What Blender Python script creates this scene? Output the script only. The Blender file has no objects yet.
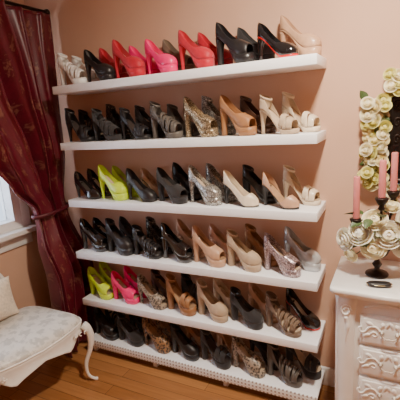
import bpy, math, random
from mathutils import Vector, Matrix
random.seed(11)
S=bpy.context.scene; COL=S.collection
pi=math.pi
# ---------------------------------------------------------------- helpers
def link(o): COL.objects.link(o); return o
def mesh(name,verts,faces,smooth=True,uvs=None):
    me=bpy.data.meshes.new(name); me.from_pydata([tuple(v) for v in verts],[],faces); me.update()
    if smooth:
        for p in me.polygons: p.use_smooth=True
    if uvs:
        l=me.uv_layers.new(name="UVMap")
        for lo in me.loops: l.data[lo.index].uv=uvs[lo.vertex_index]
    return me
def obj(name,me,m=None,parent=None,loc=(0,0,0),rot=(0,0,0),scale=(1,1,1)):
    o=bpy.data.objects.new(name,me); link(o)
    if m is not None:
        if len(me.materials)==0: me.materials.append(m)
        o.material_slots[0].link='OBJECT'; o.material_slots[0].material=m
    o.location=loc; o.rotation_euler=rot; o.scale=scale
    if parent: o.parent=parent
    return o
def empty(name,loc=(0,0,0),rz=0,scale=1):
    e=bpy.data.objects.new(name,None); link(e); e.location=loc; e.rotation_euler=(0,0,rz); e.scale=(scale,)*3
    e.empty_display_size=.05; return e
def tag(o,label,cat,group=None):
    o["label"]=label; o["category"]=cat
    if group: o["group"]=group
def struct(o): o["kind"]="structure"
def box(x0,x1,y0,y1,z0,z1):
    v=[(x0,y0,z0),(x1,y0,z0),(x1,y1,z0),(x0,y1,z0),(x0,y0,z1),(x1,y0,z1),(x1,y1,z1),(x0,y1,z1)]
    f=[(0,3,2,1),(4,5,6,7),(0,1,5,4),(1,2,6,5),(2,3,7,6),(3,0,4,7)]
    return v,f
def boxo(name,b,m,parent=None,bev=0,seg=2):
    cx,cy,cz=(b[0]+b[1])/2,(b[2]+b[3])/2,(b[4]+b[5])/2
    v,f=box(b[0]-cx,b[1]-cx,b[2]-cy,b[3]-cy,b[4]-cz,b[5]-cz)
    o=obj(name,mesh(name,v,f,False),m,parent,(cx,cy,cz))
    if bev:
        md=o.modifiers.new("bevel","BEVEL"); md.width=bev; md.segments=seg
        for p in o.data.polygons: p.use_smooth=True
    return o
def merge(parts):
    V=[];F=[]
    for v,f in parts:
        n=len(V); V+=list(v); F+=[tuple(i+n for i in q) for q in f]
    return V,F
def loft(rings,closed=True,cap0=True,cap1=True):
    n=len(rings[0]); V=[p for r in rings for p in r]; F=[]
    for i in range(len(rings)-1):
        for j in range(n if closed else n-1):
            k=(j+1)%n
            F.append((i*n+j,i*n+k,(i+1)*n+k,(i+1)*n+j))
    if cap0: F.append(tuple(reversed(range(n))))
    if cap1: F.append(tuple(range((len(rings)-1)*n,len(rings)*n)))
    return V,F
def tube(pts,rad,seg=10,closed=False,flat=1.0):
    pts=[Vector(p) for p in pts]; n=len(pts)
    if not hasattr(rad,'__len__'): rad=[rad]*n
    rings=[]; up=None
    for i,p in enumerate(pts):
        a=pts[(i-1)%n] if (closed or i>0) else p
        b=pts[(i+1)%n] if (closed or i<n-1) else p
        t=(b-a).normalized()
        if up is None:
            up=Vector((0,0,1)) if abs(t.z)<.9 else Vector((1,0,0))
        up=(up-t*up.dot(t)); 
        if up.length<1e-6: up=t.orthogonal()
        up.normalize(); s=t.cross(up)
        r=rad[min(i,len(rad)-1)]
        rings.append([p+(s*math.cos(2*pi*k/seg)*flat+up*math.sin(2*pi*k/seg))*r for k in range(seg)])
    if closed: rings.append(rings[0]); return loft(rings,True,False,False)
    return loft(rings)
def lathe(prof,seg=24):
    return loft([[(r*math.cos(2*pi*k/seg),r*math.sin(2*pi*k/seg),z) for k in range(seg)] for r,z in prof])
def interp(tab,t):
    if t<=tab[0][0]: return tab[0][1]
    for (a,va),(b,vb) in zip(tab,tab[1:]):
        if t<=b:
            s=(t-a)/(b-a); s=s*.5+ (s*s*(3-2*s))*.5
            return va+(vb-va)*s
    return tab[-1][1]
def smooth_pts(pts,k=6):
    P=[Vector(p) for p in pts]; out=[]
    for i in range(len(P)-1):
        p0=P[max(i-1,0)];p1=P[i];p2=P[i+1];p3=P[min(i+2,len(P)-1)]
        for j in range(k):
            t=j/k
            out.append(.5*((2*p1)+(p2-p0)*t+(2*p0-5*p1+4*p2-p3)*t*t+(3*p1-p0-3*p2+p3)*t**3))
    out.append(P[-1]); return out
# ---------------------------------------------------------------- materials
def newmat(name):
    m=bpy.data.materials.new(name); m.use_nodes=True; nt=m.node_tree
    return m,nt,nt.nodes["Principled BSDF"]
def N(nt,t,**k):
    n=nt.nodes.new(t)
    for a,b in k.items(): setattr(n,a,b)
    return n
def coords(nt,scale=(1,1,1),kind="Object"):
    tc=N(nt,"ShaderNodeTexCoord"); mp=N(nt,"ShaderNodeMapping"); mp.inputs["Scale"].default_value=scale
    nt.links.new(tc.outputs[kind],mp.inputs[0]); return mp.outputs[0]
def ramp(nt,src,stops,const=False):
    r=N(nt,"ShaderNodeValToRGB"); nt.links.new(src,r.inputs[0])
    if const: r.color_ramp.interpolation='CONSTANT'
    while len(r.color_ramp.elements)<len(stops): r.color_ramp.elements.new(.5)
    for e,(p,c) in zip(r.color_ramp.elements,stops): e.position=p; e.color=(*c,1)
    return r.outputs[0]
def plain(name,c,rough=.5,metal=0,coat=0,var=.12,scale=30,bump=0,sheen=0):
    m,nt,b=newmat(name)
    no=N(nt,"ShaderNodeTexNoise"); no.inputs["Scale"].default_value=scale; no.inputs["Detail"].default_value=4
    nt.links.new(coords(nt),no.inputs["Vector"])
    lo=tuple(x*(1-var) for x in c); hi=tuple(min(1,x*(1+var)) for x in c)
    nt.links.new(ramp(nt,no.outputs[0],[(.3,lo),(.7,hi)]),b.inputs["Base Color"])
    b.inputs["Roughness"].default_value=rough; b.inputs["Metallic"].default_value=metal
    b.inputs["Coat Weight"].default_value=coat; b.inputs["Coat Roughness"].default_value=.08
    if sheen: b.inputs["Sheen Weight"].default_value=sheen
    if bump:
        bu=N(nt,"ShaderNodeBump"); bu.inputs["Strength"].default_value=bump; bu.inputs["Distance"].default_value=.004
        nt.links.new(no.outputs[0],bu.inputs["Height"]); nt.links.new(bu.outputs[0],b.inputs["Normal"])
    return m
def glitter(name,c,c2):
    m,nt,b=newmat(name)
    v=N(nt,"ShaderNodeTexVoronoi"); v.inputs["Scale"].default_value=300
    nt.links.new(coords(nt),v.inputs["Vector"])
    sp=N(nt,"ShaderNodeSeparateColor"); nt.links.new(v.outputs["Color"],sp.inputs[0])
    nt.links.new(ramp(nt,sp.outputs[0],[(0,tuple(x*.25 for x in c)),(.65,c),(1,c2)]),b.inputs["Base Color"])
    b.inputs["Metallic"].default_value=.6; b.inputs["Roughness"].default_value=.32
    bu=N(nt,"ShaderNodeBump"); bu.inputs["Strength"].default_value=1; bu.inputs["Distance"].default_value=.004
    nt.links.new(sp.outputs[1],bu.inputs["Height"]); nt.links.new(bu.outputs[0],b.inputs["Normal"])
    return m
def leopard(name,base,dark):
    m,nt,b=newmat(name)
    v=N(nt,"ShaderNodeTexVoronoi"); v.inputs["Scale"].default_value=75
    no=N(nt,"ShaderNodeTexNoise"); no.inputs["Scale"].default_value=60
    co=coords(nt); nt.links.new(co,no.inputs["Vector"])
    mx=N(nt,"ShaderNodeMix",data_type='RGBA'); mx.inputs[0].default_value=.02
    nt.links.new(co,mx.inputs[6]); nt.links.new(no.outputs["Color"],mx.inputs[7]); nt.links.new(mx.outputs[2],v.inputs["Vector"])
    nt.links.new(ramp(nt,v.outputs["Distance"],[(0,tuple(x*.7 for x in base)),(.22,dark),(.42,dark),(.5,base)]),b.inputs["Base Color"])
    b.inputs["Roughness"].default_value=.45
    return m
M={}
M['black']=plain('black_leather',(.014,.012,.013),.42,coat=.15)
M['patent']=plain('black_patent',(.008,.007,.008),.12,coat=1)
M['suede']=plain('black_suede',(.022,.019,.020),.9,sheen=.25)
M['red']=plain('crimson_suede',(.50,.003,.022),.6,sheen=.25)
M['pink']=plain('hot_pink_leather',(.92,.013,.17),.35,coat=.3,var=.05)
M['lime']=plain('lime_leather',(.60,.80,.03),.35,coat=.3,var=.05)
M['nude']=plain('nude_leather',(.56,.33,.205),.42,coat=.2)
M['blush']=plain('blush_leather',(.70,.42,.30),.28,coat=.6)
M['beige']=plain('beige_leather',(.48,.35,.23),.6,coat=.0,sheen=.2)
M['cream']=plain('cream_leather',(.78,.65,.48),.4,coat=.2)
M['taupe']=plain('taupe_suede',(.17,.11,.07),.85,sheen=.3)
M['tan']=plain('tan_leather',(.33,.15,.06),.5,coat=.1)
M['brown']=plain('brown_leather',(.07,.028,.015),.45,coat=.2)
M['grey']=plain('grey_satin',(.10,.085,.072),.5)
M['white']=plain('white_leather',(.88,.86,.83),.4,coat=.2,var=.05)
M['silver']=glitter('silver_glitter',(.38,.36,.33),(1,.98,.93))
M['gold']=glitter('gold_glitter',(.30,.21,.12),(.9,.72,.48))
M['lilac']=glitter('lilac_glitter',(.48,.36,.38),(.95,.8,.82))
M['satin']=plain('silver_satin',(.54,.56,.58),.28,metal=.3,coat=.4)
M['blackglit']=glitter('black_glitter',(.03,.026,.023),(.45,.40,.34))
M['leo']=leopard('leopard_print',(.32,.17,.075),(.02,.012,.008))
M['snake']=leopard('snake_print',(.38,.31,.24),(.07,.055,.045))
M['ins_tan']=plain('insole_tan',(.42,.25,.14),.5)
M['ins_pale']=plain('insole_pale',(.56,.42,.29),.5)
M['ins_dark']=plain('insole_dark',(.05,.035,.03),.5)
M['sole_red']=plain('red_lacquer_sole',(.65,.01,.01),.2,coat=.5)
M['sole_dark']=plain('dark_sole',(.02,.015,.013),.5)
M['buckle']=plain('gold_buckle',(.8,.6,.3),.25,metal=1)
whitep=plain('white_shelf_paint',(.95,.95,.98),.35,var=.015)
trimp=plain('white_trim_paint',(.84,.82,.80),.4,var=.03)
bronze=plain('dark_bronze',(.030,.018,.014),.4,metal=.6)
dress=plain('distressed_white_paint',(.93,.91,.87),.33,var=.05,scale=9,bump=.05,coat=.2)
chairp=plain('ivory_chair_paint',(.84,.81,.76),.35,var=.05,scale=12)
m,nt,b=newmat('peach_plaster'); wallm=m
no=N(nt,"ShaderNodeTexNoise"); no.inputs["Scale"].default_value=1.6; no.inputs["Detail"].default_value=6
nt.links.new(coords(nt),no.inputs["Vector"])
nt.links.new(ramp(nt,no.outputs[0],[(.3,(.60,.365,.25)),(.7,(.67,.415,.29))]),b.inputs["Base Color"])
n2=N(nt,"ShaderNodeTexNoise"); n2.inputs["Scale"].default_value=180; nt.links.new(coords(nt),n2.inputs["Vector"])
bu=N(nt,"ShaderNodeBump"); bu.inputs["Strength"].default_value=.12; bu.inputs["Distance"].default_value=.003
nt.links.new(n2.outputs[0],bu.inputs["Height"]); nt.links.new(bu.outputs[0],b.inputs["Normal"]); b.inputs["Roughness"].default_value=.75
ceilm=plain('ceiling_paint',(.68,.62,.56),.8,var=.03,scale=3)
m,nt,b=newmat('oak_floor'); floorm=m
co=coords(nt)
br=N(nt,"ShaderNodeTexBrick"); nt.links.new(co,br.inputs["Vector"]); br.inputs["Scale"].default_value=1
br.inputs["Brick Width"].default_value=1.1; br.inputs["Row Height"].default_value=.085; br.inputs["Mortar Size"].default_value=.0015
br.inputs["Color1"].default_value=(.36,.15,.048,1); br.inputs["Color2"].default_value=(.48,.22,.08,1); br.inputs["Mortar"].default_value=(.10,.04,.015,1)
g=N(nt,"ShaderNodeTexNoise"); g.inputs["Scale"].default_value=1; g.inputs["Detail"].default_value=6
nt.links.new(coords(nt,(3,60,1)),g.inputs["Vector"])
mx=N(nt,"ShaderNodeMix",data_type='RGBA',blend_type='MULTIPLY'); mx.inputs[0].default_value=.6
nt.links.new(br.outputs[0],mx.inputs[6]); nt.links.new(ramp(nt,g.outputs[0],[(.3,(.6,.55,.5)),(.7,(1,1,1))]),mx.inputs[7])
nt.links.new(mx.outputs[2],b.inputs["Base Color"]); b.inputs["Roughness"].default_value=.28
def lattice(nt,uv,sx,sy,ox,oy,rx,ry):
    mp=N(nt,"ShaderNodeMapping"); mp.inputs["Scale"].default_value=(1/sx,1/sy,1); mp.inputs["Location"].default_value=(ox,oy,0)
    nt.links.new(uv,mp.inputs[0])
    fr=N(nt,"ShaderNodeVectorMath",operation='FRACTION'); nt.links.new(mp.outputs[0],fr.inputs[0])
    sb=N(nt,"ShaderNodeVectorMath",operation='SUBTRACT'); sb.inputs[1].default_value=(.5,.5,0); nt.links.new(fr.outputs[0],sb.inputs[0])
    ml=N(nt,"ShaderNodeVectorMath",operation='MULTIPLY'); ml.inputs[1].default_value=(sx/rx,sy/ry,0); nt.links.new(sb.outputs[0],ml.inputs[0])
    ln=N(nt,"ShaderNodeVectorMath",operation='LENGTH'); nt.links.new(ml.outputs[0],ln.inputs[0]); return ln.outputs["Value"]
def motif(name,cells,noise,stops,scl,kind,warp=0,nstr=1.6):
    m,nt,b=newmat(name); uv=coords(nt,(1,1,1),kind)
    if warp:
        wn=N(nt,"ShaderNodeTexNoise"); wn.inputs["Scale"].default_value=6; nt.links.new(uv,wn.inputs["Vector"])
        wm=N(nt,"ShaderNodeVectorMath",operation='MULTIPLY_ADD'); nt.links.new(wn.outputs["Color"],wm.inputs[0]); wm.inputs[1].default_value=(warp,warp,0); nt.links.new(uv,wm.inputs[2]); uv=wm.outputs[0]
    sx,sy,a1,a2,c1,c2=cells
    a=lattice(nt,uv,sx,sy,0,0,a1,a2); c=lattice(nt,uv,sx,sy,.5,.5,c1,c2)
    mn=N(nt,"ShaderNodeMath",operation='MINIMUM'); nt.links.new(a,mn.inputs[0]); nt.links.new(c,mn.inputs[1])
    nn=N(nt,"ShaderNodeTexNoise"); nn.inputs["Scale"].default_value=noise; nt.links.new(uv,nn.inputs["Vector"])
    ad=N(nt,"ShaderNodeMath",operation='MULTIPLY_ADD'); nt.links.new(nn.outputs[0],ad.inputs[0]); ad.inputs[1].default_value=nstr; nt.links.new(mn.outputs[0],ad.inputs[2])
    dv=N(nt,"ShaderNodeMath",operation='MULTIPLY'); dv.inputs[1].default_value=scl; nt.links.new(ad.outputs[0],dv.inputs[0])
    nt.links.new(ramp(nt,dv.outputs[0],stops),b.inputs["Base Color"]); return m,b
curtm,b=motif('burgundy_brocade',(.17,.24,.052,.082,.038,.055),50,[(0,(.26,.11,.06)),(.60,(.19,.06,.045)),(.70,(.095,.003,.012)),(1,(.12,.004,.016))],.36,"UV",.12,2.8)
b.inputs["Roughness"].default_value=.34; b.inputs["Sheen Weight"].default_value=.05
damask,b=motif('silvery_damask',(.12,.12,.05,.055,.035,.035),44,[(0,(.52,.50,.46)),(.66,(.54,.52,.48)),(.80,(.73,.70,.65)),(1,(.75,.72,.67))],.42,"Object",.10,2.3)
b.inputs["Roughness"].default_value=.38; b.inputs["Sheen Weight"].default_value=.3
m,nt,b=newmat('window_glass'); glassm=m
b.inputs["Transmission Weight"].default_value=1; b.inputs["Roughness"].default_value=0; b.inputs["IOR"].default_value=1.02; b.inputs["Base Color"].default_value=(.95,.97,1,1)
mirrorm=plain('dark_mirror_glass',(.035,.032,.03),.08,metal=.8,var=.02)
# ---------------------------------------------------------------- room
XL,XR,YB,YF,ZC=-2.35,1.5,2.1,-1.6,2.65
def wallbox(name,b,m=wallm):
    o=boxo(name,b,m); struct(o); return o
wallbox('wall_back',(XL-.1,XR+.1,YB,YB+.1,0,ZC))
wallbox('wall_right',(XR,XR+.1,YF,YB,0,ZC))
wallbox('wall_front',(XL-.1,XR+.1,YF-.1,YF,0,ZC))
wallbox('floor',(XL-.1,XR+.1,YF-.1,YB+.1,-.1,0),floorm)
wallbox('ceiling',(XL-.1,XR+.1,YF-.1,YB+.1,ZC,ZC+.1),ceilm)
WY0,WY1,WZ0,WZ1=.55,1.78,.93,2.25
P=[box(-.05,.05,YF,WY0,0,ZC),box(-.05,.05,WY1,YB,0,ZC),box(-.05,.05,WY0,WY1,0,WZ0),box(-.05,.05,WY0,WY1,WZ1,ZC)]
v,f=merge(P); o=obj('wall_left',mesh('wall_left',v,f,False),wallm,loc=(XL-.05,0,0)); struct(o)
win=empty('window_1',(XL-.05,(WY0+WY1)/2,WZ0)); win["kind"]="structure"
w2=(WY1-WY0)/2; hh=WZ1-WZ0
P=[box(-.04,.07,-w2,-w2+.06,0,hh),box(-.04,.07,w2-.06,w2,0,hh),box(-.04,.07,-w2+.06,w2-.06,0,.06),box(-.04,.07,-w2+.06,w2-.06,hh-.06,hh),box(-.02,.03,-.02,.02,.06,hh-.06),box(-.02,.03,-w2+.06,w2-.06,hh*.5-.015,hh*.5+.015)]
v,f=merge(P); obj('window_frame',mesh('window_frame',v,f,False),trimp,win)
v,f=box(-.012,-.006,-w2+.06,w2-.06,.06,hh-.06); obj('window_pane',mesh('window_pane',v,f,False),glassm,win)
o=boxo('trim_1',(XL+.001,XL+.10,WY0-.08,WY1+.08,WZ0-.035,WZ0),trimp,bev=.006); struct(o)
o=boxo('trim_2',(XL+.001,XL+.02,WY0-.06,WY1+.06,WZ0-.13,WZ0-.036),trimp,bev=.004); struct(o)
o=boxo('trim_3',(XL+.001,XL+.02,WY1,WY1+.07,WZ0,WZ1),trimp,bev=.004); struct(o)
def bb(name,b):
    o=boxo(name,b,trimp,bev=.006); struct(o)
bb('baseboard_back',(XL+.02,XR-.02,YB-.018,YB-.0005,.001,.12))
bb('baseboard_left',(XL+.0005,XL+.018,YF+.02,YB-.02,.001,.12))
bb('baseboard_right',(XR-.018,XR-.0005,YF+.02,YB-.02,.001,.12))
# ---------------------------------------------------------------- shelves
SX0,SX1,SY=-1.924,-.325,1.836
ZS=[1.845,1.497,1.124,.762,.417,.105]
ORD=['top','second','third','fourth','fifth','bottom']
for i,z in enumerate(ZS[:5]):
    o=boxo('floating_shelf',(SX0,SX1,SY,YB-.001,z-.046,z),whitep,bev=.002)
    tag(o,f"white floating shelf, {ORD[i]} of six, full of high heels","shelf","white shelves of high heels")
sh=empty('low_shelf',((SX0+SX1)/2,(SY+YB)/2,0)); tag(sh,"low white shelf with dotted pierced front rail above floor","shelf","white shelves of high heels")
L2=(SX1-SX0)/2; D2=(YB-SY)/2
o=boxo('shelf_board',(-L2,L2,-D2,D2-.02,.085,.105),whitep,sh,bev=.002)
m,nt,b=newmat('pierced_white_rail')
a=lattice(nt,coords(nt),.022,.022,.5,.5,.006,.006)
mpn=[x for x in nt.nodes if x.bl_idname=="ShaderNodeMapping"]
mpn[0].inputs["Rotation"].default_value=(pi/2,0,0)
nt.links.new(ramp(nt,a,[(0,(.35,.27,.24)),(.9,(.4,.32,.3)),(1,(.88,.87,.86))]),b.inputs["Base Color"])
o=boxo('front_rail',(-L2,L2,-D2-.008,-D2-.0005,.055,.106),m,sh,bev=.001)
for sx in (-1,-.33,.33,1):
    for sy in (-1,1):
        x=sx*(L2-.03)
        boxo('leg',(x-.015,x+.015,sy*(D2-.04)-.015,sy*(D2-.04)+.015,.0,.085),whitep,sh,bev=.002)
# ---------------------------------------------------------------- shoes
WR=[(0,.0006),(.02,.019),(.06,.029),(.12,.0355),(.2,.0390),(.3,.0400),(.42,.037),(.55,.0325),(.7,.0300),(.85,.0305),(.93,.0275),(.975,.0185),(1,.0006)]
WP=[(0,.0006),(.02,.009),(.06,.017),(.12,.026),(.2,.0335),(.3,.038),(.42,.0355),(.55,.031),(.7,.0285),(.85,.029),(.93,.026),(.975,.0175),(1,.0006)]
TS=[0,.008,.02,.04,.065,.1,.14,.18,.22,.26,.3,.34,.38,.42,.47,.52,.58,.64,.7,.76,.82,.87,.91,.945,.97,.988,1]
def shoe_meshes(h=.105,p=.004,pointed=False,kind='pump',heel='stiletto',vamp=.26,wide=1.0):
    """toe along +x, ground z=0"""
    Wt=WP if pointed else WR
    X=lambda t:.101-.200*t
    def bz(t):
        if t<.28: s=0
        elif t>.9: s=1
        else:
            s=(t-.28)/.62; s=s*s*(3-2*s)*.6+s*.4
        return p+.004+h*s+(.004*(1-t/.1)**2 if t<.1 else 0)
    W=lambda t:interp(Wt,t)*wide
    HT=[(0,.016),(.05,.034),(.15,.048),(.26,.058),(.38,.064),(.55,.062),(.8,.058),(.93,.062),(1,.065)]
    H=lambda t:interp(HT,t)
    out={}
    def pt(t,ph,grow=0.0,hs=1.0):
        w=W(t)+grow
        return (X(t), w*math.copysign(abs(math.cos(ph))**.62,math.cos(ph)) if abs(math.cos(ph))>1e-5 else 0.0, bz(t)+.0008+(H(t)*hs+grow)*math.sin(ph)**.85)
    def flaps(ts,po,pl=lambda t:0,nseg=9):
        V=[];F=[]
        for side in (0,1):
            base=len(V)
            for t in ts:
                for k in range(nseg+1):
                    ph=pl(t)+(po(t)-pl(t))*k/nseg
                    if side: ph=pi-ph
                    V.append(pt(t,ph))
            n=nseg+1
            for i in range(len(ts)-1):
                for k in range(nseg):
                    q=(base+i*n+k,base+i*n+k+1,base+(i+1)*n+k+1,base+(i+1)*n+k)
                    F.append(q if side==0 else tuple(reversed(q)))
        return V,F
    def weld(vf):
        V,F=vf; key={};mp=[];nv=[]
        for v in V:
            k=tuple(round(c,5) for c in v)
            if k not in key: key[k]=len(nv); nv.append(v)
            mp.append(key[k])
        nf=[]
        for f in F:
            q=[]
            for i in f:
                if mp[i] not in q: q.append(mp[i])
            if len(q)>2: nf.append(tuple(q))
        return nv,nf
    def band(t0,t1,skew=0,hs=1.0,n=16,r=5):
        V=[];F=[]
        for i in range(r+1):
            for k in range(n+1):
                ph=pi*k/n; t=t0+(t1-t0)*i/r+skew*(k/n-.5)
                V.append(pt(t,min(max(ph,1e-4),pi-1e-4),.0012,hs))
        for i in range(r):
            for k in range(n): F.append((i*(n+1)+k,i*(n+1)+k+1,(i+1)*(n+1)+k+1,(i+1)*(n+1)+k))
        return V,F
    d90=pi/2
    if kind=='pump':
        tab=[(0,d90),(vamp+.02,d90),(vamp+.05,1.05),(vamp+.10,.78),(vamp+.18,.60),(.62,.52),(.75,.58),(.88,.92),(.95,1.25),(1,d90)]
        ts=sorted(set(TS+[vamp,vamp+.02,vamp+.03,vamp+.05]))
        out['upper']=weld(flaps(ts,lambda t:interp(tab,t)))
    if kind=='dorsay':
        tab=[(0,d90),(vamp,d90),(vamp+.03,1.0),(vamp+.08,.6),(vamp+.15,.22),(vamp+.2,.05)]
        ts=[t for t in sorted(set(TS+[vamp,vamp+.01,vamp+.03,vamp+.05,vamp+.2])) if t<=vamp+.2]
        out['upper']=weld(flaps(ts,lambda t:interp(tab,t)))
        tab2=[(.60,.06),(.70,.35),(.80,.75),(.89,1.1),(.95,1.35),(1,d90)]
        out['heel_counter']=weld(flaps([.60,.65,.7,.74,.77,.80,.84,.87,.91,.945,.97,.988,1],lambda t:interp(tab2,t)))
    if kind=='peep':
        tab=[(0,d90),(vamp+.08,d90),(vamp+.11,1.1),(vamp+.16,.85),(vamp+.22,.66),(.66,.55),(.75,.60),(.88,.92),(.95,1.25),(1,d90)]
        ts=[t for t in sorted(set(TS+[vamp+.06,vamp+.08,vamp+.11])) if t>=.065]
        out['upper']=weld(flaps(ts,lambda t:interp(tab,t)))
    if kind in('sandal','cage'):
        tab=[(.60,.12),(.70,.42),(.80,.85),(.88,1.2),(.95,1.4),(1,d90)]
        ts=[.60,.65,.7,.74,.77,.80,.84,.87,.91,.945,.97,.988,1]
        out['heel_counter']=weld(flaps(ts,lambda t:interp(tab,t)))
        bs=[(.08,.22,0),(.27,.35,.10),(.27,.35,-.10)] if kind=='sandal' else [(.06,.13,.03),(.150,.220,-.03),(.24,.31,.05),(.33,.40,-.05),(.43,.50,.04),(.54,.60,-.03)]
        out['toe_strap']=merge([band(a,b_,s,1.0 if a<.4 else .85) for a,b_,s in bs])
    if kind in('sandal','cage','ankle'):
        zc=bz(.93)+.060; xc=X(.86)
        rings=[]
        for k in range(28):
            a=2*pi*k/28
            q=Vector((xc+.030*math.cos(a)+.002, .0255*math.sin(a), zc-.013*math.cos(a)-.006))
            dv=Vector((math.cos(a),math.sin(a),0))*.0015; u=Vector((0,0,.0055))
            rings.append([q-dv-u,q+dv-u,q+dv+u,q-dv+u])
        rings.append(rings[0]); out['ankle_strap']=loft(rings,True,False,False)
        if kind=='ankle':
            tab=[(0,d90),(vamp+.02,d90),(vamp+.05,1.05),(vamp+.10,.78),(vamp+.18,.6),(.62,.55),(.75,.72),(.86,1.15),(.95,1.35),(1,d90)]
            ts=sorted(set(TS+[vamp,vamp+.02,vamp+.03,vamp+.05]))
            out['upper']=weld(flaps(ts,lambda t:interp(tab,t)))
        zz=zc-.010
        v,f=tube([(xc-.005,.0272,zz-.003),(xc+.007,.0270,zz-.003),(xc+.007,.0270,zz+.006),(xc-.005,.0272,zz+.006)],.0011,6,True)
        out['buckle']=(v,f)
    rings=[]
    for t in TS:
        zt=bz(t); w=W(t)+.0012
        if t<.36: th=zt-(.0 if t>.1 else .003*(1-t/.1))
        else:
            s=min(1,(t-.36)/.30); s=s*s*(3-2*s); th=(p+.004)*(1-s)+.0085*s
        rings.append([(X(t),-w,zt),(X(t),w,zt),(X(t),w*.97,zt-th*.5),(X(t),w*.88,zt-th),(X(t),-w*.88,zt-th),(X(t),-w*.97,zt-th*.5)])
    out['sole']=loft(rings)
    V=[];F=[]
    for t in TS[1:-1]:
        w=max(W(t)-.0018,.0005)
        for k in (-1,-.5,0,.5,1): V.append((X(t),w*k,bz(t)+.0016-.001*(1-k*k)))
    for i in range(len(TS)-3):
        for k in range(4): F.append((i*5+k,i*5+k+1,(i+1)*5+k+1,(i+1)*5+k))
    out['insole']=(V,F)
    zt=bz(.93)-.004; xc=X(.905)
    if heel=='stiletto': prof=[(0,.0255,.0265,0),(.10,.0225,.0245,0),(.24,.0165,.0185,-.001),(.45,.0118,.0130,-.002),(.7,.0092,.0096,-.001),(1,.0080,.0080,0)]
    elif heel=='block': prof=[(0,.0255,.0260,0),(.1,.023,.024,0),(.4,.0195,.021,.0),(1,.0185,.020,.002)]
    else: prof=[(0,.0255,.0265,0),(.12,.0235,.0245,0),(.3,.0190,.0205,-.001),(.6,.0155,.0165,-.001),(1,.0150,.0160,0)]
    rings=[]
    for s,rx,ry,dx in prof:
        z=zt*(1-s)
        rings.append([(xc-(.0245-rx)*.60+dx+rx*math.cos(2*pi*k/14),ry*math.sin(2*pi*k/14),z) for k in range(14)])
    out['heel']=loft(rings)
    return out
def bow():
    P=[]
    for s in (-1,1):
        rings=[]
        for i in range(7):
            u=i/6; w=.003+.010*math.sin(u*pi*.75)
            rings.append([(math.cos(a)*w*.9,s*(.002+.022*u),math.sin(a)*w*.7) for a in [2*pi*k/10 for k in range(10)]])
        P.append(loft(rings))
    P.append(tube([(-.006,0,0),(0,0,.001),(.006,0,0)],[.005,.006,.005],8))
    return merge(P)
STY={
 'pump':dict(kind='pump',pointed=False,h=.100,p=.006),
 'point':dict(kind='pump',pointed=True,h=.096,p=.001,vamp=.20),
 'dorsay':dict(kind='dorsay',pointed=True,h=.100,p=.004,vamp=.22),
 'plat':dict(kind='pump',h=.092,p=.036,vamp=.26),
 'peep':dict(kind='peep',h=.092,p=.034,heel='mid',vamp=.24),
 'peeplow':dict(kind='peep',h=.100,p=.014,vamp=.24),
 'sandal':dict(kind='sandal',h=.098,p=.018),
 'platsandal':dict(kind='sandal',h=.088,p=.042,heel='block'),
 'cage':dict(kind='cage',h=.090,p=.028,heel='mid'),
 'ankle':dict(kind='ankle',h=.088,p=.034,heel='block'),
}
DESC={'pump':'round-toe pump','point':'pointed-toe pump','dorsay':'open-sided pointed pump','plat':'platform pump','peep':'peep-toe platform pump','peeplow':'peep-toe stiletto pump','sandal':'strappy stiletto sandal','platsandal':'block-heel platform sandal','cage':'caged strappy sandal','ankle':'ankle-strap platform pump'}
CN={'black':'black leather','patent':'glossy black patent','suede':'black suede','red':'crimson suede','pink':'hot pink','lime':'neon lime','nude':'nude leather','blush':'blush patent','beige':'beige suede','cream':'cream leather','taupe':'taupe suede','tan':'tan leather','brown':'dark brown leather','grey':'grey satin','white':'white','silver':'silver glitter','gold':'gold glitter','lilac':'lilac glitter','satin':'silvery satin','blackglit':'black glitter','leo':'leopard-print','snake':'snake-print'}
SM={}
for k,d in STY.items():
    SM[k]={n:mesh('shoe_'+n,*vf) for n,vf in shoe_meshes(**d).items()}
bowmesh=mesh('bow',*bow())
def shoe(row,xo,col,sty,th,ins='ins_pale',sole=None,heel=None,sc=1.05,bowc=None,dy=0,extra=''):
    x=SX0+xo; z=ZS[row]+.0012
    e=empty('high_heel_shoe',(x,SY+.132+dy,z),math.radians(th-90),sc)
    e.scale=(sc,sc,sc*random.uniform(.95,1.10))
    tag(e,f"{CN[col]} {DESC[sty]}{extra} on the {ORD[row]} shelf","shoe",f"high heels on the {ORD[row]} shelf")
    for n,me in SM[sty].items():
        if n=='insole': mm=M[ins]
        elif n=='sole': mm=M[sole] if sole else (M[col] if STY[sty]['p']>.008 else M['sole_dark'])
        elif n=='heel': mm=M[heel] if heel else M[col]
        elif n=='buckle': mm=M['buckle']
        else: mm=M[col]
        o=obj(n,me,mm,e)
        if n in('upper','heel_counter','toe_strap'):
            md=o.modifiers.new('thickness','SOLIDIFY'); md.thickness=.0016; md.offset=-1
    if bowc: obj('bow',bowmesh,M[bowc],e,(.055,0,STY[sty]['p']+.056),(0,.35,0))
    return e
RS=dict(sole='sole_red',extra=' with red sole'); HB=dict(heel='black',extra=' with black heel'); BB=dict(bowc='black',extra=' with bow')
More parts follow.
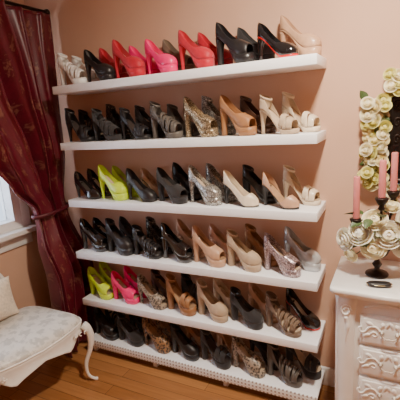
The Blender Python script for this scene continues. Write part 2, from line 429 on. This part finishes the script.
# seven staggered pairs per shelf: (front shoe, rear shoe) alternating
R=[
 [('white','cage'),('white','cage'),('black','plat'),('red','peep'),('red','plat'),('pink','plat'),('pink','plat'),('taupe','peep'),('red','plat'),('red','plat'),('black','peep'),('suede','plat'),('patent','pump',RS),('nude','plat')],
 [('black','sandal'),('black','cage'),('suede','cage'),('blackglit','ankle'),('black','sandal'),('suede','ankle'),('grey','cage'),('grey','sandal'),('gold','peep'),('silver','ankle'),('tan','peep'),('brown','ankle'),('beige','sandal'),('cream','sandal')],
 [('patent','point'),('patent','point'),('lime','plat'),('lime','plat'),('black','pump'),('nude','pump',BB),('suede','peep'),('black','peep'),('silver','plat'),('silver','plat'),('cream','point',HB),('black','ankle'),('nude','dorsay',HB),('cream','sandal')],
 [('patent','peep'),('patent','peep'),('black','ankle'),('suede','plat'),('black','cage'),('blackglit','ankle'),('patent','peep'),('nude','peep'),('nude','peep'),('blush','peep'),('beige','ankle'),('tan','ankle'),('lilac','peep'),('satin','plat')],
 [('lime','peep'),('lime','peep'),('pink','peep'),('pink','peep'),('snake','peeplow'),('brown','ankle'),('tan','platsandal'),('black','cage'),('beige','ankle'),('cream','peep'),('suede','ankle'),('nude','peep'),('taupe','cage'),('patent','pump',RS)],
 [('black','peep'),('black','cage'),('suede','ankle'),('black','peep'),('leo','plat'),('leo','peep'),('black','ankle'),('tan','peep'),('suede','platsandal'),('nude','platsandal'),('snake','peep'),('black','plat'),('grey','cage'),('suede','platsandal')],
]
OFF=[.015,.025,.037,.049,.061,.073,.084]
for r,la in enumerate(R):
    base=[86,85,83,81,79,77,75]
    for k,it in enumerate(la):
        j=k//2
        if k%2==0: pair=base[j]+random.uniform(-4,3.5)
        xo,dy=(.110+.2155*j,-.0535) if k%2==0 else (.110+.2155*j+OFF[j],.0525)
        kw=dict(it[2]) if len(it)>2 else {}
        if 'ins' not in kw:
            kw['ins']='ins_dark' if it[0] in('grey','blackglit') or (it[0] in('black','patent','suede') and k%4!=1) else ('ins_tan' if it[0] in('tan','brown','leo','nude') else 'ins_pale')
        shoe(r,xo,it[0],it[1],pair+random.uniform(-.8,.8),dy=dy,sc=random.uniform(1.03,1.045),**kw)
# ---------------------------------------------------------------- curtain
cur=empty('curtain',(-2.12,1.7,0)); tag(cur,"burgundy brocade curtain with gold motifs, pleated, on dark rod","curtain")
V=[];F=[];UV=[]
nz,ns=90,220
for i in range(nz+1):
    z=2.325-(2.325-.02)*i/nz
    yl=interp([(0,1.70),(.5,1.69),(.8,1.68),(.97,1.72),(1.08,1.72),(1.22,1.58),(1.45,1.42),(1.8,1.24),(2.33,1.10)],z)
    yr=interp([(0,2.070),(.6,2.070),(.98,2.01),(1.1,2.01),(1.4,2.045),(2.33,2.055)],z)
    amp=interp([(0,.064),(.6,.062),(.98,.026),(1.1,.026),(1.5,.050),(2.33,.040)],z)
    xc=interp([(0,-2.04),(.6,-2.022),(1.0,-2.12),(1.1,-2.13),(1.5,-2.09),(2.33,-2.075)],z)
    for j in range(ns+1):
        s=j/ns
        w=s+.042*math.sin(5.1*s+z*1.6)+.024*math.sin(13*s-z*2.4+1)
        a=2*pi*5.5*w
        am=amp*(.70+.50*math.sin(9*s+1.2+z*.8))
        x=xc+am*(math.sin(a)+.35*math.sin(2*a+.8+z))+.014*math.sin(2*pi*2.3*s+z*2.5)
        y=yl+(yr-yl)*s+.014*math.cos(a)*(1 if 0<s<1 else 0)
        V.append((x+2.12,y-1.7,z)); UV.append((s*1.9,z+(1-s)*.35*interp([(0,0),(1.0,.2),(2.3,0)],z)))
for i in range(nz):
    for j in range(ns):
        k=i*(ns+1)+j; F.append((k,k+1,k+ns+2,k+ns+1))
o=obj('curtain_cloth',mesh('curtain_cloth',V,F,True,UV),curtm,cur)
md=o.modifiers.new('t','SOLIDIFY'); md.thickness=.003
rings=[]
for k in range(36):
    a=2*pi*k/36; d=Vector((math.cos(a),math.sin(a)*.4,0)).normalized()*.003; q=Vector((-.006+.064*math.cos(a),.165+.157*math.sin(a),1.035+.010*math.sin(a))); u=Vector((0,0,.012))
    rings.append([q-d-u,q+d-u,q+d*1.8,q+d+u,q-d+u])
rings.append(rings[0]); v,f=loft(rings,True,False,False); obj('tieback',mesh('tieback',v,f,True,[(p[1]*1.0,p[2]) for p in v]),plain('burgundy_band',(.08,.004,.011),.5),cur)
rod=empty('curtain_rod',(-2.11,1.3,2.345)); tag(rod,"dark bronze curtain rod with ball finial on wall bracket","curtain rod")
v,f=tube([(0,-1.1,0),(0,.755,0)],.011,12); obj('pole',mesh('pole',v,f),bronze,rod)
v,f=lathe([(.0001,0),(.012,.002),(.008,.008),(.019,.018),(.022,.028),(.016,.040),(.0001,.046)],16); obj('finial',mesh('finial',v,f),bronze,rod,(0,.735,0),(-pi/2,0,0))
for yy in (.70,-.9):
    v,f=merge([tube(smooth_pts([(-.235,0,-.06),(-.2,0,-.055),(-.1,0,-.03),(-.02,0,-.02),(0,0,-.012)]),.006,8),tube([(-.238,0,-.10),(-.238,0,.0)],.013,8)])
    obj('bracket',mesh('bracket',v,f),bronze,rod,(0,yy,0))
# ---------------------------------------------------------------- chair (front = +x)
ch=empty('side_chair',(-1.965,1.320,0),math.radians(-8)); tag(ch,"ivory french-style chair, damask upholstered seat, cabriole legs, beside curtain","chair")
HX,HY=.265,.31
def seat_outline(sc=1.0,n=64):
    pts=[]
    for k in range(n):
        a=2*pi*k/n; c,s=math.cos(a),math.sin(a); e=.36
        x=HX*math.copysign(abs(c)**e,c); y=math.copysign(abs(s)**e,s)
        w=HY+.035*(x/HX)
        y*=w
        if c>0: x+=.022*math.cos(y/w*pi)*abs(c)**.4
        pts.append((x*sc,y*sc))
    return pts
def rise(zs): return [[(x,y,z) for x,y in seat_outline(s)] for s,z in zs]
v,f=loft(rise([(.93,.408),(.985,.413),(.995,.421),(.985,.432),(.95,.444),(.88,.456),(.74,.468),(.45,.477),(.1,.480)]))
obj('seat',mesh('seat',v,f),damask,ch)
v,f=tube([(x,y,.416) for x,y in seat_outline(1.005,96)],.006,8,True); obj('seat_piping',mesh('seat_piping',v,f),chairp,ch)
o_=seat_outline(1.0,96)
def zl(x,y):
    if x>.17: return .338+.028*math.cos(y/.33*2*pi)-.016*math.cos(y/.33*4*pi)
    return .348
rings=[]
for (sc,fn) in [(.96,lambda x,y:.413),(1.0,lambda x,y:.411),(1.015,lambda x,y:.404),(1.0,lambda x,y:.392),(.998,lambda x,y:zl(x,y)+.014),(1.024,lambda x,y:zl(x,y)+.007),(.99,lambda x,y:zl(x,y)),(.95,lambda x,y:zl(x,y)+.003),(.95,lambda x,y:.411)]:
    rings.append([(x*sc,y*sc,fn(x,y)) for x,y in o_])
v,f=loft(rings,True,False,False); obj('seat_rail',mesh('seat_rail',v,f),chairp,ch)
def cab(px,py,dx,dy):
    pts=smooth_pts([(px,py,.40),(px+dx*.020,py+dy*.020,.37),(px+dx*.034,py+dy*.034,.32),(px+dx*.022,py+dy*.022,.23),(px-dx*.014,py-dy*.014,.13),(px-dx*.010,py-dy*.010,.05),(px+dx*.022,py+dy*.022,.016),(px+dx*.044,py+dy*.044,.012)],5)
    n=len(pts); r=[interp([(0,.024),(.12,.027),(.3,.022),(.5,.0135),(.7,.0095),(.84,.009),(.92,.012),(1,.008)],i/(n-1)) for i in range(n)]
    r=[min(rr,p.z-.001) if p.z<.04 else rr for rr,p in zip(r,pts)]
    return tube(pts,r,12)
q=.72
for px,py,dx,dy in [(.235,.305,q,q),(.235,-.305,q,-q),(-.22,.235,-q,q*.3),(-.22,-.235,-q,-q*.3)]:
    v,f=cab(px,py,dx,dy); obj('leg',mesh('leg',v,f),chairp,ch)
for sy in (1,-1):
    for k in range(3):
        a0=k*.9
        v,f=tube([(.279-.004*k,sy*(.285-.032*k)+.011*math.cos(a),.370+.004*k+.011*math.sin(a)) for a in [a0+i*.5 for i in range(9)]],[.0038]*9,6)
        obj('carved_scroll',mesh('carved_scroll',v,f),chairp,ch)
fr=[]; BW=.18
for k in range(48):
    a=2*pi*k/48; y=BW*math.copysign(abs(math.cos(a))**.7,math.cos(a))-.05; z=.63+.150*math.copysign(abs(math.sin(a))**.75,math.sin(a))
    if math.sin(a)>0: z+=.02*math.cos((y+.05)/BW*pi)
    fr.append((-.250-(z-.45)*.12,y,z))
v,f=tube(fr,.015,10,True); obj('backrest_frame',mesh('backrest_frame',v,f),chairp,ch)
rings=[]
cpt=Vector((-.250-.18*.12,-.05,.63))
for sc,off in [(.93,-.010),(.97,0),(.93,.010),(.8,.018),(.5,.024),(.1,.026)]:
    rings.append([cpt+(Vector(p)-cpt)*sc+Vector((off,0,0)) for p in fr])
v,f=loft(rings); obj('backrest',mesh('backrest',v,f),damask,ch)
for yy in (.10,-.20):
    v,f=tube(smooth_pts([(-.235,yy,.40),(-.245,yy,.46),(-.253,yy,.50)]),.015,10); obj('back_post',mesh('back_post',v,f),chairp,ch)
cu=empty('throw_cushion',(-2.085,1.300,.481),math.radians(-8)); tag(cu,"small cream plush cushion propped on the ivory chair","cushion")
rings=[]
for i in range(21):
    u=-1+2*i/20; th=.058*(max(0,1-abs(u)**2.0))**.75+.002
    n=44; ring=[]
    for k in range(n):
        a=2*pi*k/n; s_=math.copysign(abs(math.sin(a))**.8,math.sin(a))
        ring.append((th*math.cos(a)*(1-.35*abs(s_)**3),.135*s_*(1+.10*u*u),.115+u*.112*(1+.08*abs(s_)**2)))
    rings.append(ring)
cush=plain('cream_plush',(.74,.64,.50),.9,var=.15,scale=70,bump=.6,sheen=.5)
v,f=loft(rings); o=obj('cushion_cover',mesh('cushion_cover',v,f),cush,cu,(0,0,.012),(0,-.22,0))
# ---------------------------------------------------------------- dresser
TX0,TX1=-.245,.80; TZ=.825
dr=empty('dresser',(.28,1.88,0)); tag(dr,"distressed white french provincial dresser with carved drawers","dresser")
def dl(b): return (b[0]-.28,b[1]-.28,b[2]-1.88,b[3]-1.88,b[4],b[5])
boxo('body',dl((-.222,.782,1.715,2.08,.13,.786)),dress,dr,bev=.006)
def topring(off,z):
    pts=[]
    n=60; 
    x0,x1=TX0+off,TX1-off; yf=1.668+off; yb=2.085
    pts.append((x0,yb)); 
    for k in range(7):
        a=k/6*pi/2; r=.03
        pts.append((x0+r-r*math.cos(a),yf+r-r*math.sin(a)))
    for k in range(1,n):
        s=k/n; x=x0+.03+(x1-x0-.06)*s
        pts.append((x,yf-.018*math.sin(s*pi)**2+.008*math.cos(s*6*pi)*math.sin(s*pi)))
    for k in range(7):
        a=pi/2*(1-k/6); r=.03
        pts.append((x1-r+r*math.cos(a),yf+r-r*math.sin(a)))
    pts.append((x1,yb))
    return [(x-.28,y-1.88,z) for x,y in pts]
v,f=loft([topring(.022,.780),topring(.020,.788),topring(.008,.793),topring(.004,.799),topring(.0,.803),topring(0,.819),topring(.004,TZ)])
obj('dresser_top',mesh('dresser_top',v,f),dress,dr)
for px in (-.175,.735):
    prof=[(.040,.14),(.046,.15),(.046,.17),(.036,.18),(.034,.25),(.038,.45),(.040,.60),(.037,.64),(.040,.68),(.044,.74),(.050,.778)]
    v,f=lathe(prof,24); v=[(x,y*.5,z) for x,y,z in v]
    obj('corner_pilaster',mesh('corner_pilaster',v,f),dress,dr,(px-.28,1.716-1.88,0))
    v,f=tube([(.025*math.cos(a)*(1-a/14),-.020,.715+.030*math.sin(a)*(1-a/14)) for a in [i*.5 for i in range(20)]],.005,8)
    obj('carved_scroll',mesh('carved_scroll',v,f),dress,dr,(px-.28,1.716-1.88,0))
    v,f=tube(smooth_pts([(0,-.018,.685),(.008,-.018,.64),(.001,-.018,.58),(-.004,-.017,.52)]),[.009,.010,.009,.008,.007,.008,.009,.009,.008,.007,.006,.006,.006,.005,.004,.003,.002,.002,.001],8)
    obj('carved_leaf',mesh('carved_leaf',v,f),dress,dr,(px-.28,1.716-1.88,0))
aged=plain('aged_white_metal',(.62,.56,.48),.4,metal=.3,var=.25,scale=60)
def drawer(z0,z1):
    x0,x1=-.115,.675
    d=empty('drawer',(x0+(x1-x0)/2-.28,1.712-1.88,z0)); d.parent=dr
    w=(x1-x0)/2; h=z1-z0
    boxo('drawer_front',(-w,w,-.014,.006,0.002,h-.002),dress,d,bev=.005)
    boxo('raised_panel',(-w+.014,w-.014,-.020,-.0135,.014,h-.014),dress,d,bev=.005,seg=3)
    for hx in (-.275,.275):
        P=[]
        for s in (-1,1):
            P.append(tube(smooth_pts([(hx+s*.036,-.020,h*.5+.002),(hx+s*.056,-.021,h*.5+.024),(hx+s*.082,-.021,h*.5+.018),(hx+s*.098,-.021,h*.5-.004),(hx+s*.116,-.021,h*.5-.008),(hx+s*.124,-.020,h*.5+.008),(hx+s*.112,-.020,h*.5+.016)]),.0046,8,flat=.8))
            pts=[]
            for i in range(16):
                a=i*.42; r=.016*(1-i/22)
                pts.append((hx+s*(.060+r*math.cos(a)),-.020,h*.5-.016+r*math.sin(a)))
            P.append(tube(pts,[.0042*(1-i/40) for i in range(16)],8,flat=.8))
            for (ax,az,bx,bz_,r0) in [(.062,.022,.094,.040,.0085),(.072,-.018,.108,-.030,.0080),(.034,.018,.022,.046,.0095),(.034,-.020,.024,-.044,.0080),(.014,.022,.0,.054,.0070)]:
                mid=((ax+bx)/2,(az+bz_)/2+.005)
                pp=smooth_pts([(hx+s*ax,-.0195,h*.5+az),(hx+s*mid[0],-.021,h*.5+mid[1]),(hx+s*bx,-.0195,h*.5+bz_)],6)
                P.append(tube(pp,[r0*(.2+.8*math.sin(pi*(i+.6)/(len(pp)+.4))) for i in range(len(pp))],8,flat=.5))
        v,f=merge(P); obj('carved_ornament',mesh('carved_ornament',v,f),dress,d)
        P=[]
        for s in (-1,1):
            v,f=lathe([(.009,0),(.010,.003),(.005,.006),(.004,.011),(.0065,.015),(.0001,.018)],12)
            P.append(([(hx+s*.030+x,-.020-z,h*.5+.004+y) for x,y,z in v],f))
        P.append(tube(smooth_pts([(hx-.030,-.033,h*.5+.004),(hx-.028,-.035,h*.5-.010),(hx-.012,-.037,h*.5-.019),(hx,-.037,h*.5-.017),(hx+.012,-.037,h*.5-.019),(hx+.028,-.035,h*.5-.010),(hx+.030,-.033,h*.5+.004)]),.0034,8))
        v,f=merge(P); obj('handle',mesh('handle',v,f),aged,d)
for z0,z1 in [(.562,.708),(.405,.552),(.248,.395),(.15,.24)]: drawer(z0,z1)
v,f=tube(smooth_pts([(-.10-.28,-.167,.735),(0-.28,-.169,.757),(.14-.28,-.167,.738),(.28-.28,-.170,.76),(.42-.28,-.167,.738),(.56-.28,-.169,.757),(.66-.28,-.167,.735)]),.006,8)
obj('frieze_moulding',mesh('frieze_moulding',v,f),dress,dr)
for px,py in [(-.18,1.75),(.74,1.75),(-.18,2.04),(.74,2.04)]:
    pts=smooth_pts([(0,0,.15),(-.006,-.006,.11),(.004,.004,.06),(0,0,.03),(-.01,-.01,.016)],4)
    v,f=tube(pts,[interp([(0,.036),(.4,.03),(.75,.017),(1,.0155)],i/(len(pts)-1)) for i in range(len(pts))],12)
    obj('foot',mesh('foot',v,f),dress,dr,(px-.28,py-1.88,0))
# ---------------------------------------------------------------- candelabrum, candles
CX,CY=-.060,1.885
cd=empty('candelabrum',(CX,CY,TZ+.001)); tag(cd,"dark bronze pedestal candelabrum standing on white dresser","candle holder")
v,f=lathe([(.050,0),(.052,.004),(.048,.010),(.032,.016),(.015,.024),(.011,.034),(.017,.044),(.022,.054),(.015,.064),(.010,.074),(.012,.084)],24); obj('base',mesh('base',v,f),bronze,cd)
v,f=lathe([(.012,.082),(.026,.088),(.042,.102),(.052,.122),(.060,.138),(.056,.138),(.04,.126),(.0001,.122)],24); obj('bowl',mesh('bowl',v,f),bronze,cd)
CAN=[(-.092,-.045,.280,.195),(.012,-.060,.385,.165),(.056,.045,.395,.175)]
for dx,dy,zb,hgt in CAN:
    v,f=tube(smooth_pts([(0,0,.12),(dx*.35,dy*.35,.17),(dx*.9,dy*.9,zb-.10),(dx,dy,zb-.03),(dx,dy,zb-.012)]),.006,8); obj('arm',mesh('arm',v,f),bronze,cd)
    v,f=lathe([(.006,-.060),(.016,-.050),(.010,-.038),(.022,-.020),(.029,-.003),(.027,-.0005),(.0001,-.0005)],18); obj('candle_cup',mesh('candle_cup',v,f),bronze,cd,(dx,dy,zb))
wax=plain('pink_wax',(.62,.20,.19),.4,var=.06)
wax.node_tree.nodes["Principled BSDF"].inputs["Subsurface Weight"].default_value=.1
for i,(dx,dy,zb,hgt) in enumerate(CAN):
    e=empty('candle',(CX+dx,CY+dy,TZ+.0015+zb)); tag(e,"dusty pink unlit pillar candle in the candelabrum","candle","pink candles in the candelabrum")
    v,f=lathe([(.0145,0),(.0150,.004),(.0145,hgt*.5),(.0140,hgt-.004),(.012,hgt),(.006,hgt-.002),(.0001,hgt-.004)],18); obj('candle_wax',mesh('candle_wax',v,f),wax,e)
    v,f=tube([(0,0,hgt-.004),(.001,0,hgt+.006),(.003,0,hgt+.010)],.0011,6); obj('wick',mesh('wick',v,f),M['sole_dark'],e)
# ---------------------------------------------------------------- roses
def rose_geo(seed):
    rnd=random.Random(seed); P=[]
    P.append(lathe([(.0001,-.42),(.30,-.40),(.50,-.22),(.44,.05),(.26,.24),(.10,.30),(.0001,.28)],14))
    layers=[(3,.24,.82,.03),(4,.42,.80,.10),(5,.60,.74,.22),(5,.78,.64,.40),(6,.94,.50,.60)]
    for li,(n,r0,hh,flare) in enumerate(layers):
        for j in range(n):
            a0=2*pi*(j+rnd.uniform(-.2,.2))/n+li*.7; span=pi/n*rnd.uniform(1.4,1.6)
            hh2=hh*rnd.uniform(.92,1.08); fl=flare*rnd.uniform(.85,1.2); wv=rnd.uniform(-.03,.03)
            V=[];F=[]
            for iy in range(9):
                b_=iy/8
                for ix in range(9):
                    a=-1+ix/4
                    bulge=math.sin(min(1,b_*1.35)*pi*.5)
                    r=r0*(.2+.8*bulge)+fl*.26*b_**4+.035*a*(1 if j%2 else -1)*b_-.03*b_**6*abs(a)
                    r-=(.10*b_**2 if flare<.05 else .0)
                    z=-.44+hh2*b_*(1-.14*a*a)-fl*.16*b_**6+wv*b_*math.sin(3*a)
                    ang=a0+a*span*(.6+.4*math.sin(min(1,b_+.25)*pi*.6))
                    V.append((r*math.cos(ang),r*math.sin(ang),z))
            for iy in range(8):
                for ix in range(8):
                    k=iy*9+ix; F.append((k,k+1,k+10,k+9))
            P.append((V,F))
    return merge(P)
RM=[mesh('rose_petals',*rose_geo(s)) for s in (1,2,3,4)]
def leaf_geo():
    V=[];F=[]
    for i in range(9):
        u=i/8; w=.34*math.sin(pi*u**.8)**.9+.001
        for k in (-1,-.5,0,.5,1): V.append((u,w*k,.10*abs(k)*math.sin(pi*u)-.18*u*u))
    for i in range(8):
        for k in range(4): F.append((i*5+k,i*5+k+1,i*5+k+6,i*5+k+5))
    return V,F
LM=mesh('leaf',*leaf_geo())
def petalm(name,c):
    m=plain(name,c,.6,var=.04,scale=4); b=m.node_tree.nodes["Principled BSDF"]
    b.inputs["Subsurface Weight"].default_value=.3; b.inputs["Subsurface Radius"].default_value=(.02,.016,.01); b.inputs["Subsurface Scale"].default_value=.4; return m
petal=petalm('cream_petal',(.88,.76,.42)); petal2=petalm('ivory_petal',(.92,.83,.58)); petal3=petalm('yellow_green_petal',(.80,.74,.28)); petalw=petalm('white_petal',(.93,.87,.72))
green=plain('dark_green_leaf',(.06,.10,.03),.5,var=.3,scale=6)
stemm=plain('green_stem',(.06,.09,.03),.6)
bq=empty('rose_bouquet',(CX,CY,TZ+.155)); tag(bq,"loose bouquet of creamy white roses in the candelabrum bowl","flowers")
def face(dirv): return Vector(dirv).to_track_quat('Z','Y').to_euler()
RO=[(-.015,-.055,.130,.052,(-.1,-.8,.8)),(-.075,-.075,.070,.056,(-.4,-.9,.4)),(.045,-.085,.075,.060,(.1,-.95,.4)),(-.015,-.095,.010,.052,(-.1,-1,.1)),(-.140,-.050,.025,.052,(-.7,-.8,.1)),(.110,-.060,.020,.054,(.4,-.85,.1)),(.05,.01,.180,.042,(.2,-.4,1)),(.12,-.035,.125,.054,(.5,-.8,.4)),(.05,.05,.05,.04,(.4,.8,.3)),(-.115,-.06,-.045,.038,(-.6,-.8,-.2))]
for i,(x,y,z,r,d) in enumerate(RO):
    obj('rose',RM[i%4],petal2 if i%3==0 else petalw,bq,(x,y,z),face(d),(r,r,r))
    v,f=tube(smooth_pts([(0,0,-.02),(x*.4,y*.4,z*.4),(x*.9,y*.9,z-.012)],4),.0022,6); obj('stem',mesh('stem',v,f),stemm,bq)
rnd=random.Random(5)
for i in range(24):
    a=2*pi*i/24+rnd.uniform(-.2,.2); rr_=rnd.uniform(.07,.11); x,y=rr_*math.cos(a),rr_*.9*math.sin(a)
    obj('leaf',LM,green,bq,(x,y,rnd.uniform(.0,.15)),(rnd.uniform(-.5,.5),rnd.uniform(-.7,.5),a),(.060,.060,.060))
# ---------------------------------------------------------------- wall mirror with floral garland
MX,MZ,AX,AZ=.205,1.440,.255,.205
mr=empty('wall_mirror',(MX,YB-.004,MZ)); tag(mr,"mirror in dark frame hung on peach wall, edged with blossoms","mirror")
def sup(a,sx,sz,e=.5): return (sx*math.copysign(abs(math.cos(a))**e,math.cos(a)),sz*math.copysign(abs(math.sin(a))**e,math.sin(a)))
n=64
ri=[[(x,y,z) for x,z in [sup(2*pi*k/n,AX*s,AZ*s,.2) for k in range(n)]] for s,y in [(.97,-.001),(.97,-.012),(.01,-.012)]]
v,f=loft(ri); obj('mirror_glass',mesh('mirror_glass',v,f,False),mirrorm,mr)
v,f=tube([(x,-.014,z) for x,z in [sup(2*pi*k/n,AX*.98,AZ*.98,.2) for k in range(n)]],.016,10,True); obj('mirror_frame',mesh('mirror_frame',v,f),bronze,mr)
for k in range(5):
    z=-.16+.08*k
    v,f=tube([(-.205+.018*math.cos(a)*(1-i/16),-.016,z+.026*math.sin(a)*(1-i/16)) for i,a in enumerate([j*.55 for j in range(14)])],.004,6)
    obj('frame_scroll',mesh('frame_scroll',v,f),bronze,mr)
ga=empty('flower_garland',(MX,YB-.045,MZ)); tag(ga,"garland of cream and yellow-green roses around the mirror","garland")
v,f=tube([(x,0,z) for x,z in [sup(2*pi*k/n,AX*1.05,AZ*1.05,.2) for k in range(n)]],.006,8,True); obj('garland_vine',mesh('garland_vine',v,f),stemm,ga)
rnd=random.Random(19)
def ring_pt(s):
    per=4*(AX+AZ); d=s*per
    if d<2*AZ: return (-AX,-AZ+d),(-1,0)
    d-=2*AZ
    if d<2*AX: return (-AX+d,AZ),(0,1)
    d-=2*AX
    if d<2*AZ: return (AX,AZ-d),(1,0)
    d-=2*AZ
    return (AX-d,-AZ),(0,-1)
ss=[i/52 for i in range(-1,14)]+[14/52+(1-15/52-.02)*i/32 for i in range(32)]
for i,s in enumerate(ss):
    (x,z),(nx,nz_)=ring_pt(s%1.0)
    offs=[.012,.046,.080] if i<15 else [.022]
    for q_,of in enumerate(offs):
        off=of+rnd.uniform(-.008,.008); x2=x+nx*off+rnd.uniform(-.006,.006); z2=z+nz_*off+rnd.uniform(-.014,.014); r=rnd.uniform(.025,.034)
        obj('blossom',RM[rnd.randrange(4)],[petal3,petal3,petal2,petal][rnd.randrange(4)],ga,(x2,-.006-rnd.uniform(0,.040),z2),face((nx*.3+rnd.uniform(-.5,.5),-1,nz_*.3+rnd.uniform(-.4,.4)+.2)),(r,r,r))
for i in range(44):
    (x,z),(nx,nz_)=ring_pt((i+.5)/44); off=rnd.uniform(0,.09)
    obj('leaf',LM,green,ga,(x+nx*off,-.018,z+nz_*off),(-pi/2+rnd.uniform(-.5,.5),rnd.uniform(-3,3),0),(.055,.055,.055))
# ---------------------------------------------------------------- dresser clutter
e=empty('eyeglasses_case',(-.045,1.755,TZ+.001),math.radians(12)); tag(e,"small black eyeglasses case lying on white dresser","case")
rings=[]
for i in range(13):
    u=-1+i/6; w=.022*(1-abs(u)**4)**.5+.001
    rings.append([(u*.052,w*math.cos(2*pi*k/14),.011+.0105*(1-abs(u)**6)**.5*math.sin(2*pi*k/14)) for k in range(14)])
v,f=loft(rings); obj('case_shell',mesh('case_shell',v,f),M['black'],e)
v,f=tube([(.0535*math.cos(a),.0233*math.sin(a),.0115) for a in [2*pi*k/30 for k in range(30)]],.0012,6,True); obj('case_hinge',mesh('case_hinge',v,f),M['buckle'],e)
# ---------------------------------------------------------------- light
def area(name,loc,size,power,col,target=None,sy=None):
    L=bpy.data.lights.new(name,'AREA'); L.energy=power; L.color=col; L.size=size
    if sy: L.shape='RECTANGLE'; L.size_y=sy
    o=bpy.data.objects.new(name,L); link(o); o.location=loc
    if target: o.rotation_euler=(Vector(target)-Vector(loc)).to_track_quat('-Z','Y').to_euler()
    return o
area('ceiling_lamp_light',(-.05,1.12,2.6),.14,70,(1,.88,.72))
area('window_daylight',(XL-.25,1.15,1.6),1.1,22,(.75,.85,1),(0,1.15,1.4),1.2)
w=bpy.data.worlds.new('world'); S.world=w; w.use_nodes=True
bg=w.node_tree.nodes['Background']; bg.inputs[0].default_value=(.72,.84,1,1); bg.inputs[1].default_value=2.0
# ---------------------------------------------------------------- camera
cam=bpy.data.cameras.new('camera'); co=bpy.data.objects.new('camera',cam); link(co)
fwd=Vector((-.4474,.8682,-.2161)).normalized(); rt=Vector((.8936,.4453,-.0668)); rt=(rt-fwd*rt.dot(fwd)).normalized(); up=rt.cross(fwd)
Mx=Matrix((( rt.x,up.x,-fwd.x,0),(rt.y,up.y,-fwd.y,0),(rt.z,up.z,-fwd.z,1.62),(0,0,0,1)))
co.matrix_world=Mx
cam.sensor_width=36; cam.lens=34.9; cam.clip_start=.02
S.camera=co
